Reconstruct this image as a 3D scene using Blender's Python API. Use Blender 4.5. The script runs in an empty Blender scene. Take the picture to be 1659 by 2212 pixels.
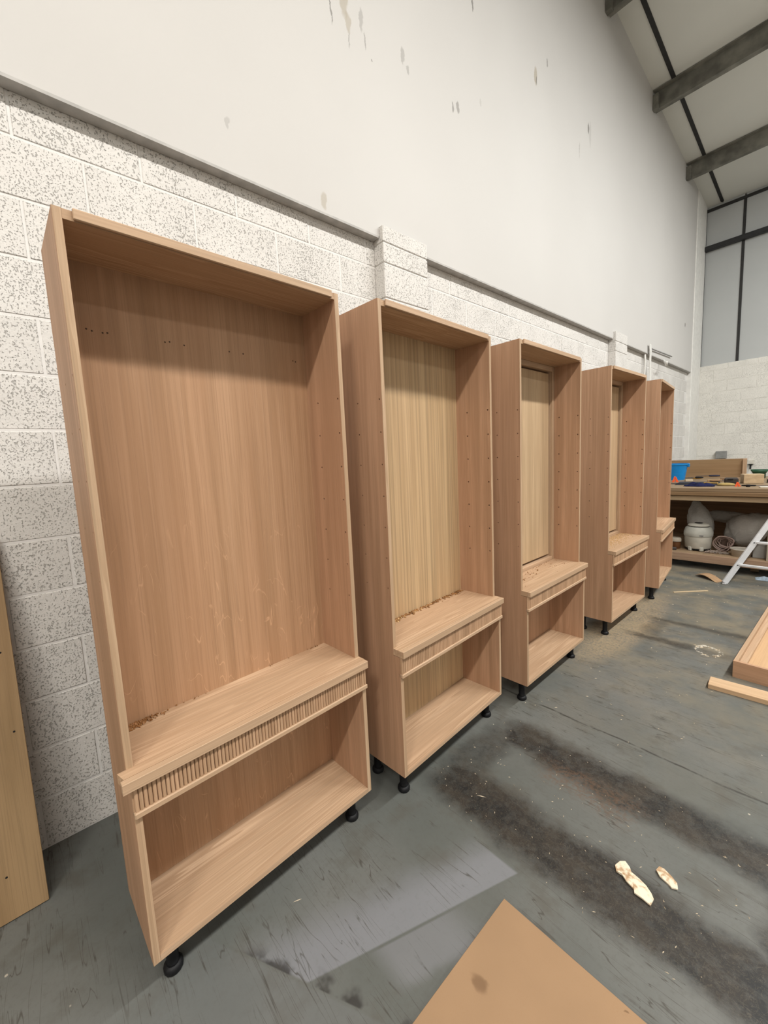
import bpy, bmesh, math, random
from mathutils import Vector, Matrix
random.seed(7)
scene = bpy.context.scene
COL = scene.collection
# world axes: x = out of the block wall, y = along the wall away from the camera, z = up (metres)

# ------------------------------------------------------------------ camera
YAW, PITCH, ROLL = 0.8683, -0.1163, -0.0514
FPX, CAM = 863.87, Vector((2.1532, 0.0, 1.6022))
fw = Vector((-math.sin(YAW) * math.cos(PITCH), math.cos(YAW) * math.cos(PITCH), math.sin(PITCH)))
rt = Vector((math.cos(YAW), math.sin(YAW), 0))
up = rt.cross(fw)
r2 = math.cos(ROLL) * rt + math.sin(ROLL) * up
u2 = -math.sin(ROLL) * rt + math.cos(ROLL) * up
cd = bpy.data.cameras.new('camera')
cam = bpy.data.objects.new('camera', cd)
COL.objects.link(cam)
cam.matrix_world = Matrix(((r2.x, u2.x, -fw.x, CAM.x), (r2.y, u2.y, -fw.y, CAM.y), (r2.z, u2.z, -fw.z, CAM.z), (0, 0, 0, 1)))
cd.sensor_fit = 'HORIZONTAL'
cd.sensor_width = 36
cd.lens = FPX / 1659 * 36
cd.shift_x = 31.9 / 1659
cd.shift_y = -7.5 / 1659
cd.clip_start = 0.02
cd.clip_end = 100
scene.camera = cam

# ------------------------------------------------------------------ light
w = bpy.data.worlds.new('world')
scene.world = w
w.use_nodes = True
w.node_tree.nodes['Background'].inputs[0].default_value = (0.9, 0.95, 1.0, 1)
w.node_tree.nodes['Background'].inputs[1].default_value = 0.02

def tube_or_fill(loc, power, col, length=1.5, width=0.16, tilt=0.0):
    """area light running along y"""
    l = bpy.data.lights.new('batten_or_fill', 'AREA')
    l.shape = 'RECTANGLE'
    l.size = width
    l.size_y = length
    l.energy = power
    l.color = col
    o = bpy.data.objects.new('batten_or_fill', l)
    COL.objects.link(o)
    o.location = loc
    o.rotation_euler = (0, math.radians(tilt), 0)
    return o
WARM = (1.0, 0.955, 0.89)
NEUT = (0.99, 1.0, 0.98)
# row of batten lamps along the hall, then a row of added fill
for y, p in ((-3.4, 320), (-1.0, 190), (1.6, 175), (3.8, 230), (6.0, 255), (8.6, 245)):
    tube_or_fill((4.05, y, 6.25), p, WARM if y < 3 else NEUT, tilt=6.0)
for y, p in ((-3.6, 160), (2.5, 90), (7.0, 110)):  # unseen second row, added as fill light for the cabinets and hall
    tube_or_fill((7.6, y, 5.8), p, NEUT)

vs = scene.view_settings
scene.display_settings.display_device = 'sRGB'
vs.view_transform = 'Standard'
vs.look = 'None'
vs.gamma = 1.0
vs.use_curve_mapping = False
vs.exposure = -0.5

# ------------------------------------------------------------------ node helper
class NT:
    def __init__(s, name, rough=0.6, spec=0.3):
        s.mat = bpy.data.materials.new(name)
        s.mat.use_nodes = True
        s.t = s.mat.node_tree
        s.b = s.t.nodes['Principled BSDF']
        s.b.inputs['Roughness'].default_value = rough
        s.b.inputs['Specular IOR Level'].default_value = spec
        s.tc = s.t.nodes.new('ShaderNodeTexCoord')
        s._rnd = None
    def link(s, a, b):
        s.t.links.new(a, b)
    def put(s, sock, v):
        if isinstance(v, bpy.types.NodeSocket):
            s.link(v, sock)
        elif isinstance(v, (tuple, list)):
            v = tuple(v)
            if sock.type == 'RGBA' and len(v) == 3:
                v = v + (1,)
            sock.default_value = v
        else:
            sock.default_value = v
    def m(s, op, a, b=0.0, c=0.0, clamp=False):
        n = s.t.nodes.new('ShaderNodeMath')
        n.operation = op
        n.use_clamp = clamp
        s.put(n.inputs[0], a); s.put(n.inputs[1], b); s.put(n.inputs[2], c)
        return n.outputs[0]
    def vm(s, op, a, b=(0, 0, 0)):
        n = s.t.nodes.new('ShaderNodeVectorMath')
        n.operation = op
        s.put(n.inputs[0], a); s.put(n.inputs[1], b)
        return n.outputs[0]
    def obj(s, rnd=False, scale=(1, 1, 1)):
        v = s.tc.outputs['Object']
        if rnd:
            oi = s.t.nodes.new('ShaderNodeObjectInfo')
            k = s.m('MULTIPLY', oi.outputs['Random'], 37.0)
            cx = s.t.nodes.new('ShaderNodeCombineXYZ')
            s.link(k, cx.inputs[0]); s.link(s.m('MULTIPLY', k, 1.7), cx.inputs[1]); s.link(s.m('MULTIPLY', k, 0.6), cx.inputs[2])
            v = s.vm('ADD', v, cx.outputs[0])
        return s.vm('MULTIPLY', v, scale) if scale != (1, 1, 1) else v
    def pos(s):
        return s.t.nodes.new('ShaderNodeNewGeometry').outputs['Position']
    def sep(s, v):
        n = s.t.nodes.new('ShaderNodeSeparateXYZ')
        s.link(v, n.inputs[0])
        return n.outputs
    def noise(s, v, scale=5.0, detail=3.0, rough=0.5, dist=0.0, out='Fac'):
        n = s.t.nodes.new('ShaderNodeTexNoise')
        s.link(v, n.inputs['Vector'])
        n.inputs['Scale'].default_value = scale
        n.inputs['Detail'].default_value = detail
        n.inputs['Roughness'].default_value = rough
        n.inputs['Distortion'].default_value = dist
        return n.outputs[out]
    def sm(s, x, lo, hi, a=0.0, b=1.0):
        n = s.t.nodes.new('ShaderNodeMapRange')
        n.interpolation_type = 'SMOOTHSTEP'
        s.put(n.inputs['Value'], x)
        n.inputs['From Min'].default_value = lo; n.inputs['From Max'].default_value = hi
        n.inputs['To Min'].default_value = a; n.inputs['To Max'].default_value = b
        return n.outputs[0]
    def mix(s, f, a, b, mode='MIX'):
        n = s.t.nodes.new('ShaderNodeMix')
        n.data_type = 'RGBA'
        n.blend_type = mode
        s.put(n.inputs[0], f); s.put(n.inputs[6], a); s.put(n.inputs[7], b)
        return n.outputs[2]
    def bump(s, h, strength=0.3, dist=0.002):
        n = s.t.nodes.new('ShaderNodeBump')
        n.inputs['Strength'].default_value = strength
        n.inputs['Distance'].default_value = dist
        s.put(n.inputs['Height'], h)
        s.link(n.outputs[0], s.b.inputs['Normal'])
    def col(s, c):
        s.put(s.b.inputs['Base Color'], c)
        return s.mat

def plain(name, c, rough=0.6, spec=0.3, metal=0.0, var=0.12, vs_=14.0):
    n = NT(name, rough, spec)
    n.b.inputs['Metallic'].default_value = metal
    f = n.noise(n.obj(True), vs_, 4)
    return n.col(n.mix(n.sm(f, 0.3, 0.7), tuple(v * (1 - var) for v in c), tuple(min(1, v * (1 + var)) for v in c)))

def oak(name, c, axis=2, contrast=0.16, stripe=22.0, fleck=0.0, band=0.0, lines=0.0):
    """sawn oak veneer, grain along the local axis"""
    n = NT(name, 0.55, 0.25)
    v = n.obj(True)
    def sc(al, ac):
        q = [ac, ac, ac]; q[axis] = al
        return n.vm('MULTIPLY', v, tuple(q))
    a = n.noise(sc(0.7, stripe), 1.0, 4, 0.6, 0.5)
    b = n.noise(sc(2.5, 260), 1.0, 2, 0.6)
    d = n.noise(sc(0.5, 3.2), 1.0, 3, 0.5, 0.4)
    lo = tuple(x * (1 - contrast) * k for x, k in zip(c, (1.0, 0.96, 0.9)))
    hi = tuple(x * (1 + contrast * 0.7) for x in c)
    k = n.mix(n.sm(a, 0.3, 0.7), lo, hi)
    if band:
        e = n.noise(sc(0.25, 95), 1.0, 3, 0.65, 0.3)
        k = n.mix(n.m('MULTIPLY', n.sm(e, 0.45, 0.65), band), k, tuple(x * 0.62 for x in c))
        e2 = n.noise(sc(0.22, 120), 1.0, 2, 0.5, 0.2)
        k = n.mix(n.m('MULTIPLY', n.sm(e2, 0.58, 0.7), band * 0.7), k, tuple(min(1, x * 1.35) for x in c))
    k = n.mix(n.m('MULTIPLY', n.sm(b, 0.46, 0.70), 0.42), k, tuple(x * 0.60 for x in c))
    k = n.mix(n.m('MULTIPLY', n.sm(d, 0.35, 0.7), 0.35), k, tuple(x * q for x, q in zip(c, (1.03, 0.93, 0.88))))
    if lines:
        g1 = n.noise(sc(0.35, 11.0), 1.0, 3, 0.55, 0.9)
        gl = n.m('FRACT', n.m('MULTIPLY', g1, 13.0))
        gl = n.m('MULTIPLY', n.sm(gl, 0.0, 0.8), n.sm(gl, 1.0, 0.88))
        k = n.mix(n.m('MULTIPLY', n.m('MULTIPLY', gl, n.sm(a, 0.32, 0.6)), lines), k, tuple(x * q for x, q in zip(c, (0.66, 0.58, 0.5))))
    if fleck:
        r1 = n.noise(sc(6.0, 20.0), 1.0, 1.5, 0.5, 0.9)
        ridge = n.m('SUBTRACT', 1.0, n.sm(n.m('ABSOLUTE', n.m('SUBTRACT', r1, 0.5)), 0.0, 0.016))
        area = n.m('MULTIPLY', n.sm(n.noise(sc(9.0, 13.0), 1.0, 2, 0.5), 0.50, 0.60), n.sm(n.sep(n.tc.outputs['Object'])[2], 1.75, 0.9))
        k = n.mix(n.m('MULTIPLY', n.m('MULTIPLY', ridge, area), fleck), k, tuple(min(1, x * 1.5) for x in c))
    n.bump(b, 0.12, 0.001)
    return n.col(k)

OAK = (0.43, 0.262, 0.163)
OAKL = (0.49, 0.34, 0.222)
M = {}
M['oak_v'] = oak('oak veneer upright grain', OAK, 2, 0.2, 22, lines=0.2)
M['oak_h'] = oak('oak veneer long grain', OAKL, 1, 0.2, 16, lines=0.6)
M['oak_edge'] = oak('oak edging', (0.49, 0.345, 0.23), 1, 0.16, 30, lines=0.35)
M['oak_edge_v'] = oak('oak edging upright', (0.47, 0.33, 0.215), 2, 0.2, 30, lines=0.5)
M['oak_fleck'] = oak('oak veneer with ray fleck', (0.40, 0.240, 0.140), 2, 0.15, 26, fleck=0.6)
M['oak_stripe'] = oak('oak veneer straight stripes', (0.49, 0.345, 0.198), 2, 0.2, 36, band=0.8)
M['oak_pale'] = oak('oak veneer pale panel', (0.50, 0.362, 0.225), 2, 0.18, 12, lines=0.35)
M['reed'] = oak('oak reeded moulding', (0.45, 0.295, 0.185), 2, 0.22, 30)
M['ply'] = oak('plywood face', (0.30, 0.203, 0.108), 2, 0.22, 9)
def mdfmat():
    n = NT('brown fibreboard', 0.75, 0.2)
    p = n.pos()
    x, y, z = n.sep(p)
    k = n.mix(n.sm(n.noise(p, 5, 3), 0.3, 0.7), (0.300, 0.190, 0.108), (0.325, 0.206, 0.117))
    k = n.mix(n.m('MULTIPLY', n.sm(n.noise(p, 220, 2), 0.5, 0.7), 0.2), k, (0.30, 0.18, 0.09))
    w_ = n.m('MULTIPLY', n.m('SUBTRACT', n.noise(p, 30, 3), 0.5), 0.03)
    for cx, cy, rx_, ry_ in ((1.531, 0.865, 0.030, 0.018), (1.844, 1.115, 0.004, 0.004)):
        u = n.m('DIVIDE', n.m('SUBTRACT', n.m('ADD', x, w_), cx), rx_)
        v = n.m('DIVIDE', n.m('SUBTRACT', n.m('ADD', y, w_), cy), ry_)
        k = n.mix(n.m('MULTIPLY', n.sm(n.m('ADD', n.m('MULTIPLY', u, u), n.m('MULTIPLY', v, v)), 1.5, 0.1), 0.7), k, (0.15, 0.085, 0.045))
    return n.col(k)
M['mdf'] = mdfmat()
M['black_plastic'] = plain('black plastic', (0.006, 0.006, 0.007), 0.55, 0.25)

def blockmat(name, c, pit=0.5):
    n = NT(name, 0.75, 0.25)
    v = n.obj(True)
    p = n.noise(n.vm('MULTIPLY', v, (1, 1.0, 0.85)), 150, 2, 0.5, 0.25)
    p2 = n.noise(v, 60, 3, 0.65, 0.2)
    dens = n.noise(v, 5.5, 2)
    th = n.sm(n.m('ADD', n.m('ADD', n.m('MULTIPLY', p, 0.75), n.m('MULTIPLY', p2, 0.25)), n.m('MULTIPLY', n.m('SUBTRACT', dens, 0.5), 0.12)), 0.56, 0.615)
    n.bump(n.m('SUBTRACT', n.m('MULTIPLY', n.noise(v, 75, 4, 0.6), 0.55), th), 0.8, 0.005)
    k = n.mix(n.sm(n.noise(v, 3.0, 2), 0.3, 0.7), tuple(x * 0.95 for x in c), c)
    return n.col(n.mix(n.m('MULTIPLY', th, pit), k, (0.16, 0.145, 0.125)))
M['block'] = blockmat('white painted concrete block', (0.69, 0.665, 0.632), 0.5)
M['block_far'] = blockmat('cream painted concrete block', (0.74, 0.715, 0.66), 0.2)
M['mortar'] = plain('white painted mortar', (0.71, 0.69, 0.665), 0.7, 0.25, var=0.03, vs_=30)

def upperwall():
    n = NT('white painted boarding with scuffs', 0.6, 0.3)
    p = n.pos()
    x, y, z = n.sep(p)
    nz = n.noise(p, 16, 3, 0.6)
    k = n.mix(n.sm(n.noise(p, 0.8, 2), 0.3, 0.7), (0.54, 0.522, 0.50), (0.56, 0.542, 0.52))
    wob = n.m('MULTIPLY', n.m('SUBTRACT', nz, 0.5), 0.05)
    yy = n.m('ADD', y, wob)
    # drips, scuffs and chips with their own outlines: (y, z, half width, half height, colour, strength)
    TAN, GREY, DK = (0.36, 0.31, 0.235), (0.25, 0.235, 0.22), (0.09, 0.08, 0.07)
    for (a, b, hw, hh, c, st) in ((1.675, 4.25, .006, .075, DK, .6), (1.775, 4.38, .035, .11, TAN, .6), (1.80, 4.26, .022, .06, TAN, .55),
                                  (1.802, 4.17, .006, .05, GREY, .5), (1.91, 4.34, .016, .07, GREY, .45), (1.935, 4.235, .007, .05, DK, .4),
                                  (2.28, 4.34, .018, .055, GREY, .5), (2.33, 4.28, .014, .03, GREY, .5), (3.11, 5.155, .014, .05, DK, .6),
                                  (2.826, 4.285, .012, .04, DK, .55), (2.889, 4.315, .02, .045, GREY, .75), (4.133, 5.18, .03, .08, TAN, .7),
                                  (4.15, 5.15, .010, .04, DK, .6), (4.364, 5.418, .016, .04, DK, .5), (5.37, 5.28, .02, .06, DK, .7), (5.42, 5.24, .03, .14, GREY, .25),
                                  (1.541, 3.166, .025, .05, TAN, .55), (1.985, 4.155, .006, .008, DK, .6), (0.967, 3.327, .012, .03, GREY, .35),
                                  (10.02, 3.918, .035, .04, DK, .7), (5.13, 4.95, .008, .09, GREY, .5), (3.2, 4.5, .012, .03, GREY, .25)):
        u = n.m('DIVIDE', n.m('SUBTRACT', yy, a), hw)
        v = n.m('DIVIDE', n.m('SUBTRACT', z, b), hh)
        r = n.m('ADD', n.m('MULTIPLY', u, u), n.m('MULTIPLY', v, v))
        k = n.mix(n.m('MULTIPLY', n.sm(r, 1.3, 0.5), st), k, c)
    n.bump(n.noise(p, 120, 2), 0.05, 0.001)
    return n.col(k)
M['upper'] = upperwall()
M['paint'] = plain('white trim paint', (0.70, 0.685, 0.65), 0.6, 0.3, var=0.05)
M['liner'] = plain('pale grey liner sheet', (0.70, 0.70, 0.655), 0.5, 0.3, var=0.03, vs_=0.7)
M['cladding'] = plain('pale blue grey wall sheet', (0.43, 0.44, 0.435), 0.5, 0.3, var=0.03, vs_=0.7)
M['steel'] = plain('dull grey green steel', (0.17, 0.165, 0.14), 0.55, 0.4, var=0.35, vs_=5)
M['seam'] = plain('dark seam strip', (0.028, 0.027, 0.026), 0.6, 0.3)
M['rail'] = plain('black steel rail', (0.022, 0.022, 0.023), 0.5, 0.4)
M['hall'] = plain('pale hall wall', (0.62, 0.60, 0.57), 0.7, 0.2, var=0.04, vs_=0.6)

def floormat():
    n = NT('worn grey green floor paint', 0.5, 0.35)
    p = n.pos()
    x, y, z = n.sep(p)
    big = n.noise(p, 1.1, 4, 0.55)
    mid = n.noise(p, 6.0, 5, 0.6)
    fine = n.noise(p, 55.0, 4, 0.7)
    k = n.mix(n.sm(big, 0.3, 0.7), (0.098, 0.104, 0.095), (0.142, 0.144, 0.134))
    k = n.mix(n.m('MULTIPLY', n.sm(mid, 0.48, 0.72), 0.6), k, (0.084, 0.077, 0.062))
    k = n.mix(n.m('MULTIPLY', n.sm(fine, 0.45, 0.8), 0.35), k, (0.085, 0.080, 0.068))
    # wood dust trodden in towards the far end
    dust = n.m('MULTIPLY', n.sm(y, 1.6, 4.4), n.sm(n.noise(p, 3.2, 4, 0.6), 0.36, 0.66))
    k = n.mix(n.m('MULTIPLY', dust, 0.6), k, (0.25, 0.205, 0.135))
    dx = n.m('DIVIDE', n.m('SUBTRACT', x, 0.95), 0.22)
    dy = n.m('DIVIDE', n.m('SUBTRACT', y, 4.1), 1.1)
    pile = n.sm(n.m('ADD', n.m('MULTIPLY', dx, dx), n.m('MULTIPLY', dy, dy)), 1.4, 0.2)
    k = n.mix(n.m('MULTIPLY', n.m('MULTIPLY', pile, n.sm(fine, 0.3, 0.6)), 0.75), k, (0.36, 0.27, 0.165))
    # black tyre and machine-base marks
    wx = n.m('ADD', x, n.m('MULTIPLY', n.m('SUBTRACT', n.noise(p, 4.5, 3, 0.6), 0.5), 0.16))
    wy = n.m('ADD', y, n.m('MULTIPLY', n.m('SUBTRACT', n.noise(n.vm('ADD', p, (9, 3, 0)), 4.5, 3, 0.6), 0.5), 0.16))
    def band(c, axis, half, lo, hi, soft=0.05, st=1.0, edge=0.12):
        a, b = (wy, wx) if axis == 'y' else (wx, wy)
        d = n.m('ABSOLUTE', n.m('SUBTRACT', a, c))
        q = n.m('MULTIPLY', n.sm(d, half + soft, half - soft * 0.6), n.m('MULTIPLY', n.sm(b, lo - edge, lo + edge * 0.3), n.sm(b, hi + edge, hi - edge * 0.3)))
        return n.m('MULTIPLY', q, st)
    marks = band(1.455, 'y', 0.115, 0.93, 2.9, soft=0.07)
    for q in (band(1.975, 'y', 0.10, 1.00, 3.0, soft=0.07, st=0.95), band(0.97, 'x', 0.09, 1.45, 1.95, st=0.6), band(2.2, 'x', 0.10, 1.5, 1.95, st=0.8),
              band(4.35, 'y', 0.035, 1.10, 1.75, st=0.7), band(3.86, 'y', 0.045, 1.08, 1.45, st=0.75), band(3.84, 'y', 0.05, 1.45, 1.75, st=0.35),
              band(1.16, 'x', 0.06, 3.95, 4.3, st=0.4)):
        marks = n.m('MAXIMUM', marks, q)
    grit = n.sm(n.noise(p, 26, 5, 0.75), 0.30, 0.62)
    marks = n.m('MULTIPLY', marks, n.m('ADD', n.m('MULTIPLY', grit, -0.42), 1.22))
    fib = n.m('SUBTRACT', 1.0, n.sm(n.m('ABSOLUTE', n.m('SUBTRACT', n.noise(p, 38, 3, 0.6, 2.0), 0.5)), 0.0, 0.03))
    k = n.mix(n.m('MINIMUM', n.m('MULTIPLY', marks, 1.02), 0.97), k, n.mix(n.m('MULTIPLY', fib, 0.6), n.mix(n.sm(mid, 0.35, 0.65), (0.016, 0.016, 0.016), (0.034, 0.027, 0.020)), (0.085, 0.07, 0.05)))
    rust = n.m('MULTIPLY', band(1.86, 'y', 0.07, 1.3, 1.6, soft=0.06), n.sm(fine, 0.4, 0.6))
    k = n.mix(n.m('MULTIPLY', rust, 0.5), k, (0.13, 0.075, 0.045))
    # paler blue grey patch, cut off straight on one side, fading out on the other
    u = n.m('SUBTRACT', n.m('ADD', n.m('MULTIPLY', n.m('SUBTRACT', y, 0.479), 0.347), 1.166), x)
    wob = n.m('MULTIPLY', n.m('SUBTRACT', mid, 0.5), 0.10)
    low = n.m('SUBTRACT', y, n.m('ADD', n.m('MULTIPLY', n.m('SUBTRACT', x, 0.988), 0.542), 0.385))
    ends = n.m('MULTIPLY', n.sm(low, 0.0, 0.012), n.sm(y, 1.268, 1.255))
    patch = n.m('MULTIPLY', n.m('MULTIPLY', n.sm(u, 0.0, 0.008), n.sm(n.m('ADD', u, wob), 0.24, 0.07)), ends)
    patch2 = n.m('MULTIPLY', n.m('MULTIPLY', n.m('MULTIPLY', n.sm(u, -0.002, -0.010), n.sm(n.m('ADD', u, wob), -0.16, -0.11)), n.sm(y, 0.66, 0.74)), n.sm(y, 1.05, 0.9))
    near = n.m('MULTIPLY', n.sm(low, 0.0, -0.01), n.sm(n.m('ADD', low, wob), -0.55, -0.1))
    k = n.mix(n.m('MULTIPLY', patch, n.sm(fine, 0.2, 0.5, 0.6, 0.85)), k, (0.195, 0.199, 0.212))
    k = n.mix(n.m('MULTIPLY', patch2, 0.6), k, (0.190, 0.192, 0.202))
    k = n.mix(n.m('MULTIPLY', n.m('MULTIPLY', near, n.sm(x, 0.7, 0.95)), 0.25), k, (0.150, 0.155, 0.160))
    grime = n.m('MULTIPLY', n.m('MULTIPLY', n.sm(low, 0.0, 0.006), n.sm(n.m('ADD', low, wob), 0.06, 0.015)), n.m('MULTIPLY', n.sm(x, 0.93, 1.0), n.sm(n.noise(p, 9, 3, 0.6), 0.46, 0.6)))
    k = n.mix(n.m('MULTIPLY', grime, 0.85), k, (0.03, 0.028, 0.026))
    # slab joint and long scratches
    jy = n.m('ADD', y, n.m('MULTIPLY', n.m('SUBTRACT', n.noise(p, 3.0, 3), 0.5), 0.05))
    jn = n.m('MULTIPLY', n.sm(n.m('ABSOLUTE', n.m('SUBTRACT', jy, 2.335)), 0.010, 0.002), n.sm(n.noise(p, 9, 3, 0.7), 0.36, 0.56))
    k = n.mix(n.m('MULTIPLY', jn, 0.85), k, (0.035, 0.032, 0.028))
    sv = n.vm('MULTIPLY', p, (1.4, 26.0, 1.0))
    sc1 = n.m('SUBTRACT', 1.0, n.sm(n.m('ABSOLUTE', n.m('SUBTRACT', n.noise(sv, 1.0, 2, 0.5, 0.6), 0.5)), 0.0, 0.012))
    rot = n.t.nodes.new('ShaderNodeMapping')
    rot.inputs['Rotation'].default_value = (0, 0, 0.9)
    rot.inputs['Scale'].default_value = (2.0, 22.0, 1.0)
    n.link(p, rot.inputs['Vector'])
    sc2 = n.m('SUBTRACT', 1.0, n.sm(n.m('ABSOLUTE', n.m('SUBTRACT', n.noise(rot.outputs[0], 1.0, 2, 0.5, 0.8), 0.5)), 0.0, 0.010))
    scr = n.m('MULTIPLY', n.m('MAXIMUM', n.m('MULTIPLY', sc1, n.sm(mid, 0.44, 0.58)), n.m('MULTIPLY', sc2, n.sm(big, 0.44, 0.56))), 0.75)
    k = n.mix(scr, k, (0.05, 0.045, 0.036))
    # spilled white filler: specks and the ring left by a tub
    rr = n.m('SQRT', n.m('ADD', n.m('POWER', n.m('SUBTRACT', wx, 1.57), 2.0), n.m('POWER', n.m('SUBTRACT', wy, 3.88), 2.0)))
    ring = n.m('MULTIPLY', n.sm(n.m('ABSOLUTE', n.m('SUBTRACT', rr, 0.085)), 0.022, 0.004), n.sm(n.noise(p, 30, 3, 0.7), 0.50, 0.58))
    k = n.mix(ring, k, (0.62, 0.58, 0.50))
    sp = n.t.nodes.new('ShaderNodeTexVoronoi')
    n.link(p, sp.inputs['Vector'])
    sp.inputs['Scale'].default_value = 9.0
    dots = n.m('MULTIPLY', n.sm(n.m('ADD', sp.outputs['Distance'], n.m('MULTIPLY', fine, 0.05)), 0.075, 0.05), n.sm(n.noise(p, 1.7, 2), 0.5, 0.56))
    k = n.mix(n.m('MULTIPLY', dots, 0.8), k, (0.52, 0.47, 0.38))
    n.put(n.b.inputs['Roughness'], n.sm(mid, 0.3, 0.7, 0.40, 0.62))
    n.bump(n.m('ADD', n.m('MULTIPLY', fine, 0.5), mid), 0.10, 0.003)
    return n.col(k)
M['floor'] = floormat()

# ------------------------------------------------------------------ mesh helpers
def mesh(name, verts, faces):
    me = bpy.data.meshes.new(name)
    me.from_pydata([tuple(v) for v in verts], [], faces)
    me.update()
    return me
def link(name, me, mat=None, parent=None, loc=None, rot=None):
    o = bpy.data.objects.new(name, me)
    COL.objects.link(o)
    if mat is not None and me is not None and len(me.materials) == 0:
        me.materials.append(mat)
    if parent is not None:
        o.parent = parent
    if loc is not None:
        o.location = loc
    if rot is not None:
        o.rotation_euler = rot
    return o
def tag(o, label=None, cat=None, group=None, kind=None):
    if label: o['label'] = label
    if cat: o['category'] = cat
    if group: o['group'] = group
    if kind: o['kind'] = kind
    return o
def empty(name, loc=(0, 0, 0), rz=0.0):
    o = bpy.data.objects.new(name, None)
    COL.objects.link(o)
    o.location = loc
    o.rotation_euler = (0, 0, rz)
    o.empty_display_size = 0.1
    return o

class MB:
    """collects shapes into one mesh"""
    def __init__(s):
        s.bm = bmesh.new()
    def box(s, x0, x1, y0, y1, z0, z1, bev=0.0):
        b = bmesh.new()
        vs_ = [b.verts.new(p) for p in ((x0, y0, z0), (x1, y0, z0), (x1, y1, z0), (x0, y1, z0), (x0, y0, z1), (x1, y0, z1), (x1, y1, z1), (x0, y1, z1))]
        for f in ((0, 3, 2, 1), (4, 5, 6, 7), (0, 1, 5, 4), (1, 2, 6, 5), (2, 3, 7, 6), (3, 0, 4, 7)):
            b.faces.new([vs_[i] for i in f])
        if bev:
            bmesh.ops.bevel(b, geom=b.edges[:], offset=bev, segments=1, affect='EDGES', clamp_overlap=True)
        return s._add(b)
    def _add(s, b, mtx=None):
        if mtx is not None:
            bmesh.ops.transform(b, matrix=mtx, verts=b.verts[:])
        me = bpy.data.meshes.new('tmp')
        b.to_mesh(me)
        b.free()
        s.bm.from_mesh(me)
        bpy.data.meshes.remove(me)
        return s
    def obox(s, c, size, rot=(0, 0, 0), bev=0.0):
        t = MB().box(-size[0] / 2, size[0] / 2, -size[1] / 2, size[1] / 2, -size[2] / 2, size[2] / 2, bev)
        from mathutils import Euler
        return s._add(t.bm, Matrix.Translation(c) @ Euler(rot).to_matrix().to_4x4())
    def prism(s, pts, h0, h1, axis='y'):
        b = bmesh.new()
        def P(a, c, h):
            return (a, h, c) if axis == 'y' else ((a, c, h) if axis == 'z' else (h, a, c))
        lo = [b.verts.new(P(a, c, h0)) for a, c in pts]
        hi = [b.verts.new(P(a, c, h1)) for a, c in pts]
        n = len(pts)
        b.faces.new(lo); b.faces.new(hi[::-1])
        for i in range(n):
            b.faces.new((lo[i], hi[i], hi[(i + 1) % n], lo[(i + 1) % n]))
        bmesh.ops.recalc_face_normals(b, faces=b.faces[:])
        return s._add(b)
    def lathe(s, prof, c=(0, 0, 0), seg=20, sx=1.0):
        b = bmesh.new()
        rings = []
        for r, z in prof:
            rings.append([b.verts.new((c[0] + r * sx * math.cos(2 * math.pi * i / seg), c[1] + r * math.sin(2 * math.pi * i / seg), c[2] + z)) for i in range(seg)])
        for a, d in zip(rings, rings[1:]):
            for i in range(seg):
                b.faces.new((a[i], a[(i + 1) % seg], d[(i + 1) % seg], d[i]))
        b.faces.new(rings[0][::-1]); b.faces.new(rings[-1])
        bmesh.ops.recalc_face_normals(b, faces=b.faces[:])
        return s._add(b)
    def tube(s, pts, r, seg=8, taper=None):
        b = bmesh.new()
        pts = [Vector(p) for p in pts]
        rings = []
        prev = None
        for i, p in enumerate(pts):
            t = (pts[min(i + 1, len(pts) - 1)] - pts[max(i - 1, 0)]).normalized()
            if prev is None:
                ref = Vector((0, 0, 1)) if abs(t.z) < 0.9 else Vector((1, 0, 0))
                nrm = t.cross(ref).normalized()
            else:
                nrm = (prev - t * prev.dot(t)).normalized()
            prev = nrm
            bn = t.cross(nrm)
            rr = r if taper is None else r * taper[i]
            rings.append([b.verts.new(p + nrm * rr * math.cos(2 * math.pi * k / seg) + bn * rr * math.sin(2 * math.pi * k / seg)) for k in range(seg)])
        for a, d in zip(rings, rings[1:]):
            for k in range(seg):
                b.faces.new((a[k], a[(k + 1) % seg], d[(k + 1) % seg], d[k]))
        b.faces.new(rings[0][::-1]); b.faces.new(rings[-1])
        bmesh.ops.recalc_face_normals(b, faces=b.faces[:])
        return s._add(b)
    def me(s, name):
        m_ = bpy.data.meshes.new(name)
        s.bm.to_mesh(m_)
        s.bm.free()
        return m_
    def build(s, name, mat, parent=None, smooth=False, loc=None, rot=None):
        m_ = s.me(name)
        if smooth:
            for p in m_.polygons:
                p.use_smooth = True
        return link(name, m_, mat, parent, loc, rot)
def autosmooth(o, ang=40):
    me = o.data
    me.set_sharp_from_angle(angle=math.radians(ang))
    for p in me.polygons:
        p.use_smooth = True
    return o

# ------------------------------------------------------------------ structure: floor
XR, YF, YB = 9.5, -4.5, 11.35
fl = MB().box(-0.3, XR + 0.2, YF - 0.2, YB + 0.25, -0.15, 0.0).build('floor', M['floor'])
tag(fl, 'worn grey green painted concrete floor', kind='structure')

# structure: left wall of painted blocks with boarding above
wl = empty('wall_left')
tag(wl, 'white painted block wall with smooth boarding above', kind='structure')
LEDGE = 3.10
MB().box(-0.30, -0.003, YF, YB + 0.1, 0.0, LEDGE + 0.02).build('mortar_bed', M['mortar'], wl)

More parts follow.
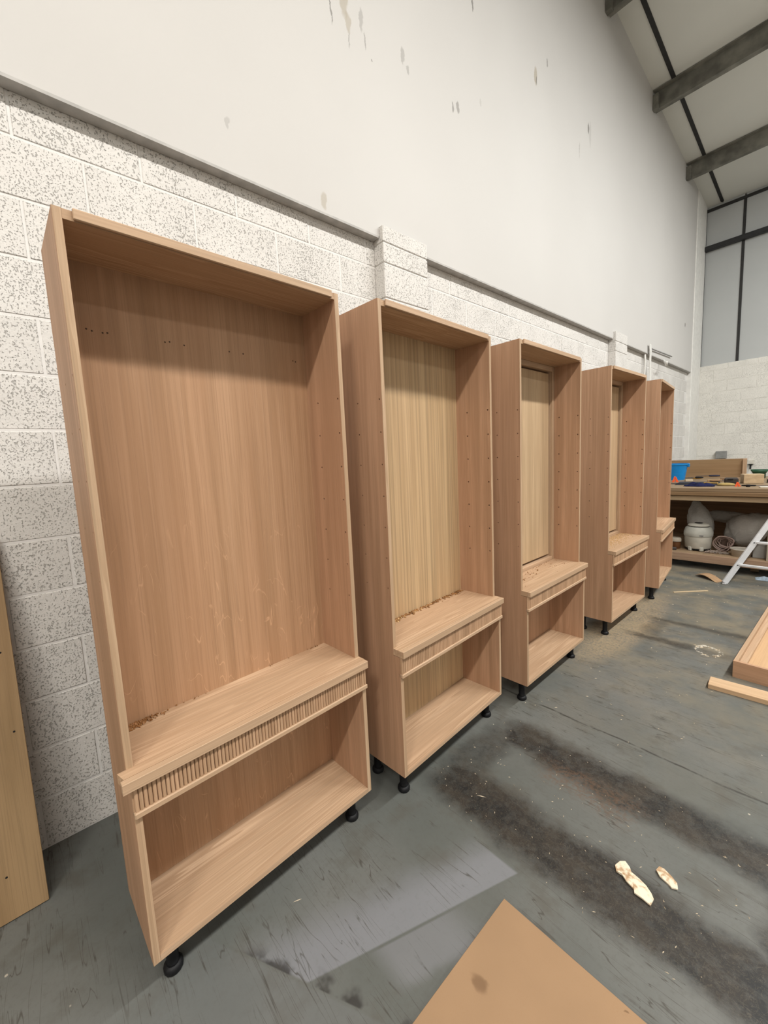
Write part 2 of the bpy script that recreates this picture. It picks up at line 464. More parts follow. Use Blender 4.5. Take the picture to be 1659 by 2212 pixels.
def block_mesh(name, L, H, D=0.10, ch=0.0025):
    # face at x = 0, centred in y and z
    a, b = L / 2, H / 2
    v = []
    for x, i in ((-D, 0.0), (-ch, 0.0), (0.0, ch)):
        v += [(x, -a + i, -b + i), (x, a - i, -b + i), (x, a - i, b - i), (x, -a + i, b - i)]
    f = [(8, 9, 10, 11)]
    for k in range(4):
        f.append((4 + k, 4 + (k + 1) % 4, 8 + (k + 1) % 4, 8 + k))
        f.append((k, (k + 1) % 4, 4 + (k + 1) % 4, 4 + k))
    me = mesh(name, v, f)
    me.materials.append(M['block'])
    return me
BH = 0.225
FULL = block_mesh('concrete_block', 0.44, 0.215)
TOPH = LEDGE - 13 * BH - 0.012
TOPB = block_mesh('concrete_block_cut', 0.44, TOPH)
far_pieces = []
for k in range(14):
    off = 0.109 if k % 2 == 1 else 0.334
    h = 0.215 if k < 13 else TOPH
    zc = k * BH + 0.005 + h / 2
    y = off - 0.45 * 11
    while y < 10.6:
        yc = y + 0.225
        if -0.6 < yc < 6.2:
            o = link('concrete_block', FULL if k < 13 else TOPB, None, wl, (random.uniform(-0.0015, 0.001), yc, zc))
        elif YF + 0.2 < yc < 10.5:
            far_pieces.append((yc, zc, h))
        y += 0.45
b = MB()
for yc, zc, h in far_pieces:
    b.box(-0.05, 0.0, yc - 0.22, yc + 0.22, zc - h / 2, zc + h / 2, 0.004)
o = b.build('distant_blocks', M['block'], wl)
o['kind'] = 'stuff'

# block piers standing proud of the wall
PB = {}
def pier_block(h):
    if h not in PB:
        PB[h] = MB().box(-0.095, 0.0, -0.222, 0.222, -h / 2, h / 2, 0.004).me('pier_block')
        PB[h].materials.append(M['block'])
    return PB[h]
for y0, top in ((2.205, 3.165), (6.49, 3.19)):
    MB().box(-0.005, 0.088, y0 - 0.215, y0 + 0.215, 0.0, top - 0.01).build('pier_core', M['mortar'], wl)
    zs = [i * BH for i in range(14)] + [3.055, top]
    for a, c in zip(zs, zs[1:]):
        h = round(c - a - 0.009, 4)
        link('pier_block', pier_block(h), None, wl, (0.095, y0, (a + c) / 2))
# plastered corner pier by the end wall
MB().box(-0.02, 0.075, 10.62, YB + 0.05, 0.0, 6.6, 0.01).build('corner_pier', M['paint'], wl)
# boarding above the blocks (overhangs the block face)
ROOF = lambda y: 7.50 - 0.0895 * y
b = MB()
b.prism([(YF, LEDGE), (YB + 0.1, LEDGE), (YB + 0.1, ROOF(YB + 0.1) + 0.05), (YF, ROOF(YF) + 0.05)], -0.30, 0.06, 'x')
b.build('upper_boarding', M['upper'], wl)
b = MB()
for a, c in ((YF, 1.975), (2.435, 6.26), (6.72, 10.6)):
    b.box(0.004, 0.064, a, c, LEDGE - 0.014, LEDGE - 0.001)
o = b.build('boarding_edge_trim', plain('grey edge trim', (0.42, 0.405, 0.385), 0.6, 0.3), wl)

# structure: end wall
wb = empty('wall_back')
tag(wb, 'cream painted block wall with blue grey metal sheeting above', kind='structure')
CAP = 3.27
MB().box(-0.3, XR, YB + 0.003, YB + 0.25, 0.0, CAP - 0.004).build('mortar_bed', M['block_far'], wb)
FB = MB().box(-0.22, 0.22, 0.0, 0.06, -0.1075, 0.1075, 0.002).me('end_wall_block')
FB.materials.append(M['block_far'])
rest = MB()
for k in range(15):
    x = 0.08 + (0.225 if k % 2 else 0.0)
    h = 0.215 if k < 14 else CAP - 14 * BH - 0.006
    zc = k * BH + 0.005 + h / 2
    while x + 0.44 < XR - 0.1:
        if x < 1.7 and k < 14:
            link('concrete_block', FB, None, wb, (x + 0.22, YB + random.uniform(-0.001, 0.001), zc))
        else:
            rest.box(x, x + 0.44, YB, YB + 0.06, zc - h / 2, zc + h / 2, 0.004)
        x += 0.45
o = rest.build('outlying_blocks', M['block_far'], wb)
o['kind'] = 'stuff'
xs = [0.0, 0.66, 1.68, 2.70, 3.72, 4.74, 5.76, 6.78, 7.8, 8.82, XR]
for a, c in zip(xs, xs[1:]):
    MB().box(a + 0.012, c - 0.012, YB + 0.06, YB + 0.10, CAP - 0.02, 6.48).build('sheet_panel', M['cladding'], wb)
for a in xs[1:-1]:
    MB().box(a - 0.022, a + 0.022, YB + 0.045, YB + 0.075, CAP, 6.44, 0.004).build('seam_strip', M['seam'], wb)
MB().box(0.06, 0.075, YB + 0.02, YB + 0.07, CAP, 6.44).build('corner_seam', M['seam'], wb)
MB().box(0.06, XR, YB + 0.02, YB + 0.09, 6.38, 6.43, 0.004).build('eaves_strip', M['seam'], wb)
MB().box(-0.02, XR, YB - 0.06, YB + 0.05, 5.60, 5.69, 0.012).build('sheeting_rail', M['rail'], wb)
MB().box(0.0, XR, YB + 0.12, YB + 0.25, CAP - 0.1, 6.8).build('wall_backing', M['seam'], wb)

# structure: hall beyond the camera (encloses the light)
o = MB().box(XR, XR + 0.2, YF, YB, 0.0, 8.2).build('wall_right', M['hall'])
tag(o, 'plain pale wall across the hall', kind='structure')
o = MB().box(-0.3, XR, YF - 0.2, YF, 0.0, 8.2).build('wall_front', M['hall'])
tag(o, 'plain pale wall behind the viewer', kind='structure')

# structure: sloping roof lining with purlins
ce = empty('ceiling')
tag(ce, 'sloping grey roof lining with steel purlins', kind='structure')
rx = [-0.3, 0.315, 1.33, 2.34, 3.36, 4.37, 5.38, 6.40, 7.41, 8.43, XR + 0.2]
def slab(x0, x1, y0, y1, z0, z1, name, mat):
    pts = [(y0, ROOF(y0) + z0), (y1, ROOF(y1) + z0), (y1, ROOF(y1) + z1), (y0, ROOF(y0) + z1)]
    return MB().prism(pts, x0, x1, 'x').build(name, mat, ce)
for a, c in zip(rx, rx[1:]):
    slab(a + 0.01, c - 0.01, YF - 0.2, YB + 0.2, 0.0, 0.08, 'lining_panel', M['liner'])
for a in rx[1:-1]:
    slab(a - 0.024, a + 0.024, YF - 0.1, YB, -0.012, 0.02, 'seam_strip', M['seam'])
slab(-0.3, XR + 0.2, YF - 0.2, YB + 0.2, 0.08, 0.1, 'roof_backing', M['seam'])
for py in (-3.9, -1.95, 0.0, 1.95, 3.9, 5.86, 7.72, 9.72):
    zt = ROOF(py) - 0.002
    h = 0.235
    # Z-section: web with top and bottom flanges
    prof = [(py - 0.075, zt), (py + 0.008, zt), (py + 0.008, zt - h + 0.01), (py + 0.085, zt - h + 0.01), (py + 0.085, zt - h), (py, zt - h), (py, zt - 0.01), (py - 0.075, zt - 0.01)]
    b = MB().prism(prof, 0.07, XR, 'x')
    pu = b.build('purlin', M['steel'], ce)
    MB().box(0.06, 0.13, py - 0.06, py + 0.02, zt - h - 0.02, zt - 0.05, 0.004).build('purlin_cleat', M['steel'], pu)

# ------------------------------------------------------------------ cabinets
ZT, ZB, ZG, DL, DG, DB, T = 2.2652, 0.1389, 0.7588, 0.0369, 0.0617, -0.272, 0.02
ZR = 0.631
HOLES_Z = [1.862 - 0.1375 * i for i in range(7)]
def drill(o, pts, r, s0, s1):
    """bore the shelf-pin holes along local y"""
    b = MB()
    for d, z in pts:
        q = bmesh.new()
        mt = Matrix.Translation((d, (s0 + s1) / 2, z)) @ Matrix.Rotation(math.pi / 2, 4, 'X')
        bmesh.ops.create_cone(q, cap_ends=True, segments=8, radius1=r, radius2=r, depth=s1 - s0, matrix=mt)
        b._add(q)
    me = b.me('bore')
    c = bpy.data.objects.new('bore', me)
    COL.objects.link(c)
    c.parent = o.parent
    md = o.modifiers.new('bore', 'BOOLEAN')
    md.operation = 'DIFFERENCE'
    md.solver = 'EXACT'
    md.object = c
    dg = bpy.context.evaluated_depsgraph_get()
    nm = bpy.data.meshes.new_from_object(o.evaluated_get(dg))
    o.modifiers.clear()
    old = o.data
    o.data = nm
    nm.name = old.name
    bpy.data.objects.remove(c)
    assert len(nm.polygons) > 20, 'bore failed'
    bpy.data.meshes.remove(me)

LEG = MB().lathe([(0.031, 0.139), (0.031, 0.132), (0.020, 0.126), (0.0185, 0.03), (0.022, 0.024)][::-1], seg=14).me('leg')
FOOT = MB().lathe([(0.027, 0.0), (0.030, 0.004), (0.030, 0.016), (0.023, 0.026)], seg=14).me('foot')
for me in (LEG, FOOT):
    me.materials.append(M['black_plastic'])
    for p in me.polygons:
        p.use_smooth = True
REED = None
def fluted_profile(W, d0, r=0.0052, pitch=0.012, seg=4):
    pts = [(d0 - 0.004, 0.0)]
    n = int(W / pitch)
    st = (W - n * pitch) / 2
    for i in range(n):
        c = st + (i + 0.5) * pitch
        for k in range(seg + 1):
            a = math.pi * k / seg
            pts.append((d0 + 0.0015 + r * math.sin(a), c - r * math.cos(a)))
    pts.append((d0 - 0.004, W))
    return pts

def cabinet(i, y, xf, th, W, label, back, ov=0.0, framed=False, reeds=False):
    global REED
    c = empty('cabinet', (xf, y, 0.0), -th)
    tag(c, label, 'cabinet', 'row of open oak cabinets')
    prof = [(DB, ZB), (DL, ZB), (DL, ZG - 0.032), (0, ZG - 0.032), (0, ZT), (DB, ZT)]
    lp = MB().prism(prof, 0.0, T, 'y').build('side_panel', M['oak_v'], c)
    rp = MB().prism(prof, W - T, W, 'y').build('side_panel', M['oak_v'], c)
    hp = [(d, z) for z in HOLES_Z for d in (-0.014, -0.150)]
    drill(rp, hp, 0.0045, W - T - 0.01, W - T + 0.017)
    drill(lp, hp, 0.0038, -0.01, T + 0.01)
    # solid lippings on the front edges
    for s in (0.0, W - T):
        MB().box(0.0, 0.0015, s + 0.0006, s + T - 0.0006, ZG, ZT - 0.0006).build('edge_lipping', M['oak_edge_v'], c)
        MB().box(DL, DL + 0.0015, s + 0.0006, s + T - 0.0006, ZB + 0.0006, ZR).build('edge_lipping', M['oak_edge_v'], c)
    MB().box(DB, 0.0, T, W - T, ZT - 0.025, ZT - 0.001).build('top_panel', M['oak_h'], c)
    MB().box(0.0005, 0.010, 0.042, W - 0.036, ZT - 0.0235, ZT + 0.003, 0.002).build('top_lipping', M['oak_edge'], c)
    if framed:
        MB().box(DB + 0.02, DB + 0.03, T, W - T, ZG, ZT - 0.025).build('back_board', M['oak_v'], c)
        MB().box(-0.224, -0.206, T + 0.05, W - T - 0.05, ZG + 0.045, ZT - 0.075, 0.003).build('back_panel', M[back], c)
        f = 0.034
        for (s0, s1, z0, z1, nm, mt) in ((T, T + f, ZG, ZT - 0.025, 'frame_stile', 'oak_edge_v'), (W - T - f, W - T, ZG, ZT - 0.025, 'frame_stile', 'oak_edge_v'),
                                         (T + f, W - T - f, ZG, ZG + 0.028, 'frame_rail', 'oak_edge'), (T + f, W - T - f, ZT - 0.06, ZT - 0.025, 'frame_rail', 'oak_edge')):
            MB().box(-0.24, -0.186, s0, s1, z0, z1, 0.002).build(nm, M[mt], c)
    else:
        MB().box(-0.236, -0.224, T, W - T, ZG - 0.03, ZT - 0.025).build('back_panel', M[back], c)
    # ledge with its nosing
    b = MB().box(-0.236, 0.0, T, W - T, ZG - 0.030, ZG)
    b.prism([(0.0, -ov), (0.0, W), (DG - 0.022, W), (DG - 0.022, -ov * 0.6)], ZG - 0.030, ZG, 'z')
    le = b.build('ledge', M['oak_h'], c)
    MB().box(DG - 0.0215, DG, -ov, W, ZG - 0.032, ZG - 0.0005, 0.0012).build('nosing', M['oak_edge'], le)
    # fluted band and bead
    z0, z1 = 0.650, ZG - 0.032
    if reeds:
        fs = MB().box(DL, DL + 0.0045, 0.0, W, z0, z1).build('fluted_band', M['reed'], c)
        rm = MB().prism([(0.0025 + 0.0055 * math.sin(math.pi * k / 6), -0.0054 * math.cos(math.pi * k / 6)) for k in range(7)] + [(0, 0.0054), (0, -0.0054)], z0, z1, 'z').me('reed')
        rm.materials.append(M['reed'])
        n = int(W / 0.012)
        st = (W - n * 0.012) / 2
        for k in range(n):
            link('reed', rm, None, fs, (DL + 0.0045, st + (k + 0.5) * 0.012, 0))
    else:
        MB().prism(fluted_profile(W, DL + 0.006), z0, z1, 'z').build('fluted_band', M['reed'], c)
    MB().box(DL - 0.01, DL + 0.016, 0.0, W, ZR, z0, 0.003).build('bead', M['oak_edge'], c)
    # lower box
    MB().box(-0.236, DL - 0.01, T, W - T, ZR, z0 - 0.001).build('divider', M['oak_h'], c)
    MB().box(-0.236, -0.224, T, W - T, ZB + T, ZR).build('lower_back_panel', M[back if not framed else 'oak_v'], c)
    MB().box(DB, DL, T, W - T, ZB, ZB + T).build('bottom_panel', M['oak_h'], c)
    MB().box(DL, DL + 0.0015, T, W - T, ZB + 0.0006, ZB + T).build('edge_lipping', M['oak_edge'], c)
    for d in (DL - 0.070, DB + 0.06):
        for s in (0.064, W - 0.064):
            lg = link('leg', LEG, None, c, (d, s, 0))
            link('foot', FOOT, None, lg, (0, 0, 0))
    return c

CABS = [(0.121, 0.868, -0.044, 0.895, 'open oak cabinet beside the leaning plywood board, dark shavings in its ledge corner', 'oak_fleck'),
        (1.170, 0.888, -0.055, 0.901, 'open oak cabinet with straight striped back and shavings along its ledge', 'oak_stripe'),
        (2.252, 0.910, -0.016, 0.899, 'open oak cabinet with framed back panel and a long splinter on its ledge', 'oak_pale'),
        (3.630, 0.930, 0.006, 0.876, 'open oak cabinet with framed back panel and a ledge covered in sawdust', 'oak_pale'),
        (4.855, 0.964, -0.104, 0.930, 'open oak cabinet at the far end of the row, closest to the workbench', 'oak_v')]
cabs = []
for i, (y, xf, th, W, lab, back) in enumerate(CABS):
    cabs.append(cabinet(i, y, xf, th, W, lab, back, ov=0.022 if i == 0 else 0.0, framed=i in (2, 3), reeds=i == 0))
def cabpt(i, d, s, z):
    y, xf, th, W = CABS[i][:4]
    return Vector((xf + d * math.cos(th) + s * math.sin(th), y - d * math.sin(th) + s * math.cos(th), z))

# wood waste lying on the ledges
M['chips'] = oak('brown shavings', (0.26, 0.125, 0.045), 0, 0.4, 40)
M['chips_pale'] = oak('pale shavings', (0.50, 0.32, 0.15), 0, 0.3, 40)
M['sawdust'] = plain('fine sawdust', (0.50, 0.335, 0.17), 0.9, 0.1, var=0.2, vs_=90)
def chips(name, i, n, fd, fs, mat, label, size=(0.005, 0.014)):
    """small curled chips: n pieces, fd/fs give local depth and run"""
    V, F = [], []
    for k in range(n):
        d, s = fd(), fs()
        p = cabpt(i, d, s, ZG)
        L = random.uniform(*size); wd = L * random.uniform(0.25, 0.55); a = random.uniform(0, math.pi)
        h = random.uniform(0.0015, 0.007)
        ux, uy = math.cos(a), math.sin(a)
        base = len(V)
        for q, zz in ((-1, 0.0006), (0, h), (1, 0.0006)):
            for e in (-1, 1):
                V.append((p.x + ux * L * q / 2 - uy * wd * e / 2, p.y + uy * L * q / 2 + ux * wd * e / 2, p.z + zz + random.uniform(0, 0.0012)))
        for q in (0, 2):
            F.append((base + q, base + q + 2, base + q + 3, base + q + 1))
        F.append((base, base + 1, base + 5, base + 4))
        F.append((base, base + 4, base + 2)); F.append((base + 1, base + 3, base + 5))
    o = link(name, mesh(name, V, F), M[mat])
    tag(o, label, 'wood waste', kind='stuff')
    return o
tri = lambda a, b, c: random.triangular(a, b, c)
chips('wood_shavings', 0, 300, lambda: -0.222 + abs(random.gauss(0, 0.014)), lambda: 0.022 + abs(random.gauss(0, 0.055)), 'chips', 'dark brown shavings heaped in the ledge corner of the cabinet by the plywood')
chips('wood_crumbs', 0, 26, lambda: -0.221 + abs(random.gauss(0, 0.003)), lambda: random.uniform(0.1, 0.85), 'chips', 'few brown crumbs along the ledge back below the ray-flecked panel', (0.003, 0.007))
chips('wood_shavings', 1, 240, lambda: -0.221 + abs(random.gauss(0, 0.014)), lambda: random.uniform(0.02, 0.87), 'chips', 'brown shavings strewn along the ledge below the striped back panel', (0.008, 0.022))
chips('wood_shavings', 1, 110, lambda: -0.215 + abs(random.gauss(0, 0.012)), lambda: 0.08 + abs(random.gauss(0, 0.18)), 'chips_pale', 'pale shavings mixed along the ledge below the striped back panel', (0.006, 0.018))
chips('wood_crumbs', 2, 60, lambda: -0.18 + abs(random.gauss(0, 0.06)), lambda: random.uniform(0.05, 0.86), 'chips', 'scattered brown crumbs on the ledge holding the long splinter', (0.004, 0.012))
chips('sawdust', 3, 900, lambda: -0.18 + abs(random.gauss(0, 0.07)), lambda: random.uniform(0.03, 0.84), 'sawdust', 'pale sawdust spread over the ledge of the fourth cabinet', (0.004, 0.010))
b = MB()
for sx in (0.079, 0.093, 0.121, 0.134, 0.302, 0.317, 0.365, 0.53, 0.586, 0.812, 0.825):
    q = bmesh.new()
    bmesh.ops.create_cone(q, cap_ends=True, segments=8, radius1=0.0030, radius2=0.0022, depth=0.0010, matrix=Matrix.Translation((-0.2236, sx, 2.045 + random.uniform(-0.003, 0.003))) @ Matrix.Rotation(math.pi / 2, 4, 'Y'))
    b._add(q)
b.build('screw_heads', plain('brown screw', (0.06, 0.03, 0.015), 0.6, 0.3), cabs[0])['kind'] = 'stuff'
a, b_ = cabpt(2, -0.075, 0.03, ZG), cabpt(2, -0.10, 0.26, ZG)
o = MB().tube([(a.x, a.y, ZG + 0.004), ((a.x + b_.x) / 2, (a.y + b_.y) / 2, ZG + 0.006), (b_.x, b_.y, ZG + 0.002)], 0.004, 6, (1, 1, 0.15)).build('wood_splinter', M['chips'])
tag(o, 'long brown splinter lying on a cabinet ledge', 'splinter')

# ------------------------------------------------------------------ boards and offcuts
# plywood board leaning on the wall
ang = math.atan2(0.277 - 0.022, 1.36)
o = MB().box(-0.018, 0.0, -0.75, 0.0, 0.0, 1.40, 0.001).build('plywood_board', M['ply'], None, False, (0.281, -0.117, 0.005), (0, -ang, 0))
tag(o, 'tan plywood board leaning against the block wall', 'board')
hb = MB()
for yy, zz in ((-0.0285, 0.655), (-0.105, 0.155), (-0.10, 0.98), (-0.035, 0.96)):
    q = bmesh.new()
    bmesh.ops.create_cone(q, cap_ends=True, segments=8, radius1=0.0042, radius2=0.003, depth=0.0012, matrix=Matrix.Translation((0.0004, yy, zz)) @ Matrix.Rotation(math.pi / 2, 4, 'Y'))
    hb._add(q)
hb.build('screw_heads', M['black_plastic'], o)['kind'] = 'stuff'

o = MB().box(1.455, 2.66, -0.09, 1.132, 0.0015, 0.019, 0.001).build('fibreboard_sheet', M['mdf'])
tag(o, 'brown fibreboard sheet lying flat on the floor', 'board')

# shallow oak carcass lying on the floor, and the batten in front of it
tr = empty('panel_carcass', (1.752, 3.545, 0.0), -0.035)
tag(tr, 'shallow oak frame with recessed panel lying flat on the floor', 'panel')
CL, CW, CH = 2.0, 0.86, 0.117
MB().box(0.0, 0.022, 0.022, CL, 0.0, CH, 0.001).build('frame_side', M['oak_edge'], tr)
MB().box(CW - 0.022, CW, 0.022, CL, 0.0, CH, 0.001).build('frame_side', M['oak_edge'], tr)
MB().box(0.0, CW, 0.0, 0.022, 0.0, CH + 0.001, 0.001).build('frame_end', oak('oak rail crosswise', OAK, 0, 0.16, 18), tr)
MB().box(0.0, CW, CL, CL + 0.022, 0.0, CH, 0.001).build('frame_end', M['oak_h'], tr)
MB().box(0.022, 0.060, 0.022, CL, CH - 0.045, CH - 0.025, 0.001).build('inner_rebate', M['oak_edge'], tr)
MB().box(CW - 0.06, CW - 0.022, 0.022, CL, CH - 0.045, CH - 0.025, 0.001).build('inner_rebate', M['oak_edge'], tr)
MB().box(0.022, CW - 0.022, 0.022, CL, CH - 0.070, CH - 0.052).build('panel', oak('oak laid panel', (0.55, 0.37, 0.215), 1, 0.08, 8), tr)
o = MB().box(0.0, 1.1, 0.0, 0.125, 0.0, 0.032, 0.002).build('oak_batten', oak('oak batten grain', (0.55, 0.385, 0.24), 0, 0.16, 22), None, False, (1.668, 3.262, 0.0), (0, 0, 0.06))
tag(o, 'pale oak batten lying in front of the shallow oak frame', 'batten')

# broken pale flakes on the floor
M['flake'] = NT('torn pale veneer', 0.8, 0.2).col((0.7, 0.6, 0.45))
nt = NT('torn pale veneer mottled', 0.8, 0.2)
M['flake'] = nt.col(nt.mix(nt.sm(nt.noise(nt.obj(True), 28, 4, 0.6), 0.42, 0.6), (0.74, 0.65, 0.50), (0.42, 0.27, 0.15)))
def flake(outline, cx, cy, rz, label):
    V, F = [], []
    n = len(outline)
    for z in (0.001, 0.006):
        for (a, b2) in outline:
            b2 *= 1.45
            V.append((a, b2, z + 0.004 * abs(math.sin(a * 40 + b2 * 31))))
    V.append((0, 0, 0.001)); V.append((0, 0, 0.011))
    for k in range(n):
        k2 = (k + 1) % n
        F.append((k, k2, n + k2, n + k)); F.append((2 * n, k2, k)); F.append((2 * n + 1, n + k, n + k2))
    o = link('veneer_flake', mesh('veneer_flake', V, F), M['flake'], None, (cx, cy, 0.0), (0, 0, rz))
    return tag(o, label, 'flake')
flake([(-0.075, 0.012), (-0.068, 0.024), (-0.045, 0.022), (-0.03, 0.016), (0.0, 0.020), (0.025, 0.021), (0.05, 0.018), (0.066, 0.012), (0.079, -0.008), (0.055, -0.014), (0.03, -0.020), (0.018, -0.013), (-0.01, -0.016), (-0.035, -0.012), (-0.05, -0.018), (-0.07, -0.008)],
      1.742, 1.537, -0.46, 'larger torn pale veneer flake on the black floor mark')
flake([(-0.042, 0.008), (-0.03, 0.015), (0.0, 0.014), (0.024, 0.010), (0.040, -0.002), (0.028, -0.012), (0.012, -0.010), (-0.015, -0.014), (-0.036, -0.008)],
      1.823, 1.640, -0.44, 'smaller torn pale veneer flake on the grey floor')

# curved offcut and thin strip near the bench
V, F = [], []
N = 12
for k in range(N + 1):
    t = k / N
    x = 1.075 + 0.225 * t; y = 6.12 - 0.17 * t; z = 0.055 * math.sin(math.pi * min(1, t * 0.85 + 0.15)) * (1 - t * 0.3)
    for dy in (0.0, 0.13):
        for dz in (0.0, 0.004):
            V.append((x + dy * 0.35, y + dy * 0.9, max(0.0, z - 0.01) + dz))
for k in range(N):
    a = 4 * k
    F += [(a, a + 4, a + 6, a + 2), (a + 1, a + 3, a + 7, a + 5), (a, a + 1, a + 5, a + 4), (a + 2, a + 6, a + 7, a + 3)]
F += [(0, 2, 3, 1), (4 * N, 4 * N + 1, 4 * N + 3, 4 * N + 2)]
o = link('curved_offcut', mesh('curved_offcut', V, F), oak('bent ply', (0.40, 0.26, 0.15), 0, 0.15, 20))
tag(o, 'thin curled wood offcut on the floor near the ladder foot', 'offcut')
o = MB().obox((1.165, 5.407, 0.005), (0.37, 0.012, 0.008), (0, 0, math.atan2(0.274, 0.247)), 0.001).build('wood_strip', oak('pale strip', (0.66, 0.52, 0.34), 0, 0.1, 20))
tag(o, 'thin pale wood strip on the floor beside the row end', 'strip')
# splinters and crumbs on the floor
V, F = [], []
def sliver(x, y, L, wd, a, h=0.003):
    ux, uy = math.cos(a) * L / 2, math.sin(a) * L / 2
    px, py = -math.sin(a) * wd / 2, math.cos(a) * wd / 2
    b0 = len(V)
    V.extend([(x - ux, y - uy, 0.0004), (x + px, y + py, 0.0004), (x + ux, y + uy, 0.0004), (x - px, y - py, 0.0004), (x, y, h)])
    F.extend([(b0, b0 + 1, b0 + 4), (b0 + 1, b0 + 2, b0 + 4), (b0 + 2, b0 + 3, b0 + 4), (b0 + 3, b0, b0 + 4), (b0 + 3, b0 + 2, b0 + 1, b0)])
sliver(0.935, 0.585, 0.034, 0.004, 1.2)
sliver(1.135, 1.466, 0.045, 0.005, 0.5)
for k in range(150):
    x = random.uniform(0.9, 2.3); y = random.uniform(1.3, 2.1)
    sliver(x, y, random.uniform(0.003, 0.014), random.uniform(0.002, 0.004), random.uniform(0, 3.1))
for k in range(130):
    x = random.uniform(0.9, 1.75); y = random.uniform(2.2, 6.3)
    sliver(x, y, random.uniform(0.005, 0.022), random.uniform(0.003, 0.006), random.uniform(0, 3.1))
for k in range(26):
    a = random.uniform(0, 6.28); r = random.gauss(0.09, 0.012)
    sliver(1.57 + r * math.cos(a) * 0.9, 3.88 + r * math.sin(a), random.uniform(0.012, 0.034), random.uniform(0.005, 0.010), random.uniform(0, 3.1), 0.006)
o = link('floor_litter', mesh('floor_litter', V, F), plain('pale splinters', (0.50, 0.42, 0.31), 0.8, 0.2))
tag(o, 'pale splinters and flecks strewn over the floor', 'litter', kind='stuff')

# ------------------------------------------------------------------ workbench and what is on and in it
def timber(name, c, ax=0):
    return oak(name, c, ax, 0.3, 14)
wbn = empty('workbench', (0.15, 6.5, 0.0))
tag(wbn, 'large scarred wooden workbench with a deep lower shelf by the end wall', 'workbench')
TIM = timber('scarred bench timber', (0.25, 0.18, 0.11))
TIMD = timber('bench plank', (0.34, 0.24, 0.15))
BX = 2.7
MB().box(0.0, BX, 0.0, 2.35, 1.005, 1.055, 0.006).build('bench_top', TIM, wbn)
MB().box(0.0, BX, -0.006, 0.03, 0.955, 1.004, 0.006).build('front_board', timber('bench edge', (0.27, 0.175, 0.095)), wbn)
MB().box(0.02, BX, 0.03, 0.08, 0.885, 0.95, 0.004).build('front_rail', timber('bench rail', (0.36, 0.27, 0.17)), wbn)
MB().box(0.0, BX, 0.0, 1.5, 0.165, 0.195, 0.003).build('shelf', TIMD, wbn)
MB().box(0.0, BX, -0.02, -0.001, 0.095, 0.195, 0.003).build('shelf_edge', timber('shelf edge board', (0.36, 0.245, 0.17)), wbn)
MB().box(0.02, BX, 1.5, 1.52, 0.165, 1.0).build('back_board', timber('bench back board', (0.20, 0.115, 0.06)), wbn)
for x in (0.02, 1.50, BX - 0.08):
    for y in (0.035, 1.40):
        MB().box(x, x + 0.075, y, y + 0.075, 0.0 if y > 1 else 0.195, 1.0 if y > 1 else 0.885, 0.003).build('post', timber('bench post', (0.42, 0.37, 0.30), 2), wbn)
for x in (0.02, 1.35, BX - 0.1):
    MB().box(x, x + 0.075, 0.25, 0.33, 0.0, 0.165).build('foot_block', TIM, wbn)
BT = 1.055
# blue bucket
bk = empty('bucket', (0.425, 8.05, BT))
tag(bk, 'bright blue plastic bucket on the workbench', 'bucket')
BLUE = plain('blue plastic', (0.0, 0.19, 0.50), 0.35, 0.5, var=0.06)
def shell(prof_out, wall, seg=24):
    """open vessel"""
    b = bmesh.new()
    prof = prof_out + [(r - wall, z) for r, z in reversed(prof_out) if z > wall] + [(prof_out[0][0] - wall, wall)]
    rings = [[b.verts.new((r * math.cos(2 * math.pi * i / seg), r * math.sin(2 * math.pi * i / seg), z)) for i in range(seg)] for r, z in prof]
    for a, d in zip(rings, rings[1:]):
        for i in range(seg):
            b.faces.new((a[i], a[(i + 1) % seg], d[(i + 1) % seg], d[i]))
    b.faces.new(rings[0][::-1]); b.faces.new(rings[-1])
    bmesh.ops.recalc_face_normals(b, faces=b.faces[:])
    m_ = MB()
    m_._add(b)
    return m_
o = shell([(0.118, 0.0), (0.150, 0.235), (0.162, 0.240), (0.162, 0.262)], 0.004).build('body', BLUE, bk, True)
autosmooth(o)
MB().tube([(0.165 * math.cos(a), 0.165 * math.sin(a) * 0.35 + 0.06 * 0, 0.235 - 0.14 * math.sin(a * 1.0) ** 2 * 0.9) for a in [math.pi * k / 12 for k in range(-1, 5)]], 0.004, 6).build('bail_handle', plain('grey wire', (0.35, 0.36, 0.38), 0.4, 0.5, 0.8), bk)
MB().box(0.142, 0.176, -0.02, 0.02, 0.205, 0.262, 0.006).build('handle_lug', BLUE, bk)
# long board standing on the bench
o = MB().box(0.0, 1.12, 0.0, 0.02, 0.0, 0.292, 0.002).build('oak_fascia_board', oak('dull oak board', (0.30, 0.195, 0.105), 0, 0.15, 14), None, False, (0.08, 8.68, BT), (0, 0, 0.0))
tag(o, 'long oak board standing on edge at the back of the workbench', 'board')
MB().box(1.075, 1.121, -0.05, 0.0, 0.0, 0.292, 0.002).build('end_strip', M['oak_edge_v'], o)
MB().box(0.0, 1.12, 0.0, 0.021, 0.292, 0.296).build('top_lipping', M['oak_edge'], o)
# oak block
o = MB().obox((1.40, 7.38, BT + 0.062), (0.20, 0.16, 0.122), (0, 0, 0.35), 0.003).build('wood_block', oak('block end grain', (0.46, 0.35, 0.22), 0, 0.2, 30))
tag(o, 'pale wooden block on the workbench beside the black tool case', 'block')
# black tool case
o = MB().obox((1.205, 7.29, BT + 0.04), (0.145, 0.12, 0.078), (0, 0, 0.15), 0.015).build('tool_case', plain('dark brown case', (0.035, 0.028, 0.025), 0.6, 0.3))
tag(o, 'black tool case on the workbench in front of the oak board', 'case')
MB().obox((1.205, 7.225, BT + 0.062), (0.06, 0.012, 0.012), (0, 0, 0.15), 0.003).build('case_catch', M['black_plastic'], o)
